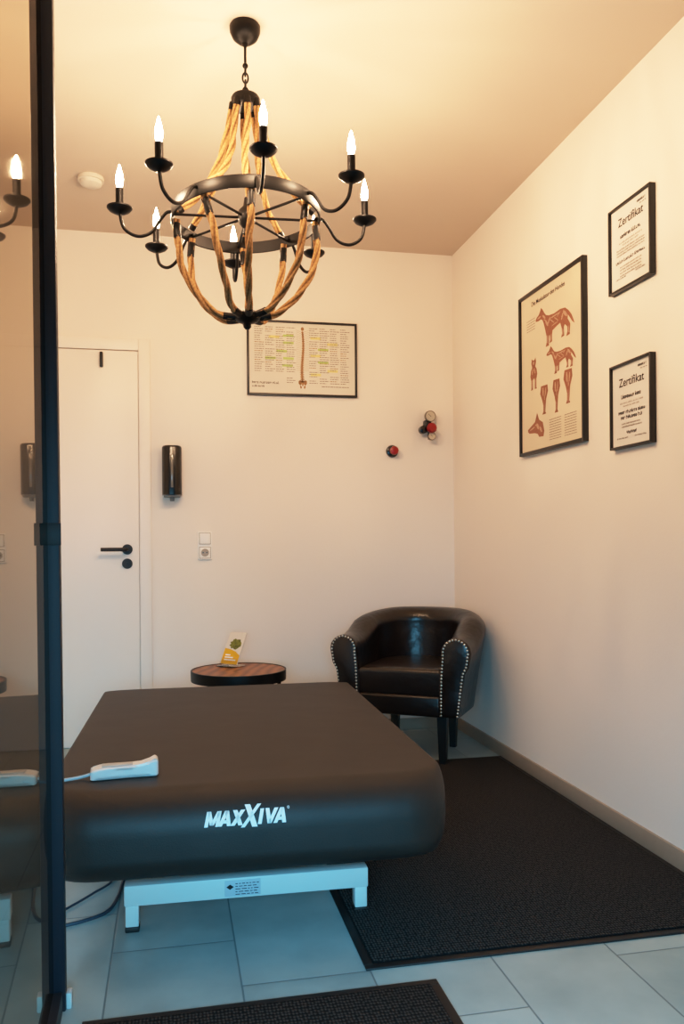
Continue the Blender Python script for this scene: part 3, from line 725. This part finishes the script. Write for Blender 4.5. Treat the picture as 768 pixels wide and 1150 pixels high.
# ------------------------------------------------------------------ tub chair
def make_chair():
    t = thing('tub_chair', 'black leather tub armchair with nailhead trim in the room corner', 'armchair', (1.155, 3.82, 0), R(-34))
    ri = .228; yf = -.25; yc = .01
    path = []
    for k in range(7): path.append((Vector((ri, yf+(yc-yf)*k/6)), Vector((1, 0)), k/6*.28))
    for k in range(1, 25):
        a = PI*k/24; path.append((Vector((ri*math.cos(a), yc+ri*math.sin(a))), Vector((math.cos(a), math.sin(a))), .28+.22*k/12))
    for k in range(1, 7): path.append((Vector((-ri, yc+(yf-yc)*k/6)), Vector((-1, 0)), .72+.28*k/6))
    def prof(zt):
        p = [(-.038, .225), (-.037, .33), (-.034, .42), (-.029, zt-.11), (-.026, zt-.07)]
        for k in range(9):
            a = PI-PI*k/8; p.append((.041+.068*math.cos(a), zt-.064+.064*math.sin(a)))
        p += [(.106, zt-.085), (.098, zt-.13), (.080, .42), (.064, .32), (.050, .225)]
        return p
    v = []; f = []
    for (q, nrm, s) in path:
        s2 = min(s, 1-s)*2; ss = max(0, min(1, (s2-.15)/.7)); ss = ss*ss*(3-2*ss)
        zt = .580+.098*ss
        pr_ = prof(zt)
        for o, z in pr_: v.append((q.x+nrm.x*o, q.y+nrm.y*o, z))
    n = len(pr_)
    for i in range(len(path)-1):
        for k in range(n):
            j = (k+1) % n; f.append((i*n+k, (i+1)*n+k, (i+1)*n+j, i*n+j))
    G().add(v, f).obj('shell', m_leather, t, ang=70)
    p0 = prof(.580)
    for sx in (1, -1):
        cx = sum(o for o, z in p0)/n; cz = sum(z for o, z in p0)/n
        vv = []; ff = []
        for d, sc in ((0, 1.0), (-.010, .99), (-.016, .93), (-.019, .82)):
            for o, z in p0:
                vv.append((sx*(ri+cx+(o-cx)*sc), yf+d, cz+(z-cz)*(1-(1-sc)*.5)))
        for r_ in range(3):
            for k in range(n):
                j = (k+1) % n; ff.append((r_*n+k, r_*n+j, (r_+1)*n+j, (r_+1)*n+k))
        ff.append(tuple(3*n+k for k in range(n)))
        G().add(vv, ff).obj('arm_front', m_leather, t, ang=50)
        out = [(ri+cx+(o-cx)*.84, cz+(z-cz)*.96) for o, z in p0]
        pts = [Vector((q[0], q[1])) for q in out]; L = [0]
        for i in range(1, n): L.append(L[-1]+(pts[i]-pts[i-1]).length)
        g = G(); cnt = int(L[-1]/.015)
        for k in range(cnt+1):
            s = L[-1]*k/cnt; i = max(i for i in range(n) if L[i] <= s+1e-9); i = min(i, n-2)
            u = (s-L[i])/max(1e-6, L[i+1]-L[i]); q = pts[i].lerp(pts[i+1], u)
            g.sphere((sx*q.x, yf-.0185, q.y), .0054, 1, (1, .7, 1))
        g.obj('nailhead_trim', m_stud, t)
    rc = ri-.034
    out = [(rc, yf-.006)]
    for k in range(0, 25):
        a = PI*k/24; out.append((rc*math.cos(a), yc+rc*math.sin(a)))
    out.append((-rc, yf-.006))
    bm = bmesh.new()
    bot = [bm.verts.new((x, y, .30)) for x, y in out]; fc = bm.faces.new(bot)
    ex = bmesh.ops.extrude_face_region(bm, geom=[fc])
    for q in ex['geom']:
        if isinstance(q, bmesh.types.BMVert): q.co.z = .438
    bmesh.ops.recalc_face_normals(bm, faces=bm.faces[:])
    bmesh.ops.bevel(bm, geom=[e for e in bm.edges if abs(e.verts[0].co.z-e.verts[1].co.z) < .001], offset=.026, segments=5, affect='EDGES', profile=.5)
    g = G(); g.bm(bm); g.obj('seat_cushion', m_leather, t, ang=50)
    G().box(-rc, rc, yf-.014, yf+.03, .222, .316, .012, 3).obj('apron', m_leather, t)
    G().box(-.17, .17, yf+.03, .18, .225, .29).obj('underframe', m_rubber, t)
    for x, y in ((.195, -.215), (-.195, -.215), (.15, .14), (-.15, .14)):
        a, b = .022, .015
        vv = [(x-b, y-b, 0), (x+b, y-b, 0), (x+b, y+b, 0), (x-b, y+b, 0), (x-a, y-a, .226), (x+a, y-a, .226), (x+a, y+a, .226), (x-a, y+a, .226)]
        G().add(vv, [(0, 1, 2, 3), (4, 5, 6, 7), (0, 1, 5, 4), (1, 2, 6, 5), (2, 3, 7, 6), (3, 0, 4, 7)]).obj('leg', m_legwood, t)
make_chair()

# ------------------------------------------------------------------ light
w = bpy.data.worlds.new('world'); SC.world = w; w.use_nodes = True
w.node_tree.nodes['Background'].inputs['Color'].default_value = (.25, .58, .85, 1)
w.node_tree.nodes['Background'].inputs['Strength'].default_value = .10
la = bpy.data.lights.new('daylight', 'AREA'); la.shape = 'RECTANGLE'; la.size = 1.4; la.size_y = .7
la.energy = 54; la.color = (.19, .66, 1); la.spread = R(100)
lo_ = bpy.data.objects.new('daylight', la); COL.objects.link(lo_)
lo_.location = (-.35, -.5, 1.0); lo_.rotation_euler = (R(53), 0, R(-4))
vs_ = SC.view_settings
vs_.view_transform = 'Standard'
vs_.look = 'None'
# soft highlight shoulder, as in the photograph's grading
vs_.use_curve_mapping = True
cm = vs_.curve_mapping
cm.white_level = (2.4, 2.4, 2.4)
cc = cm.curves[3]
for x_, y_ in ((.05, .11), (.15, .35), (.25, .56), (.40, .77), (.65, .93)): cc.points.new(x_, y_)
cm.update()
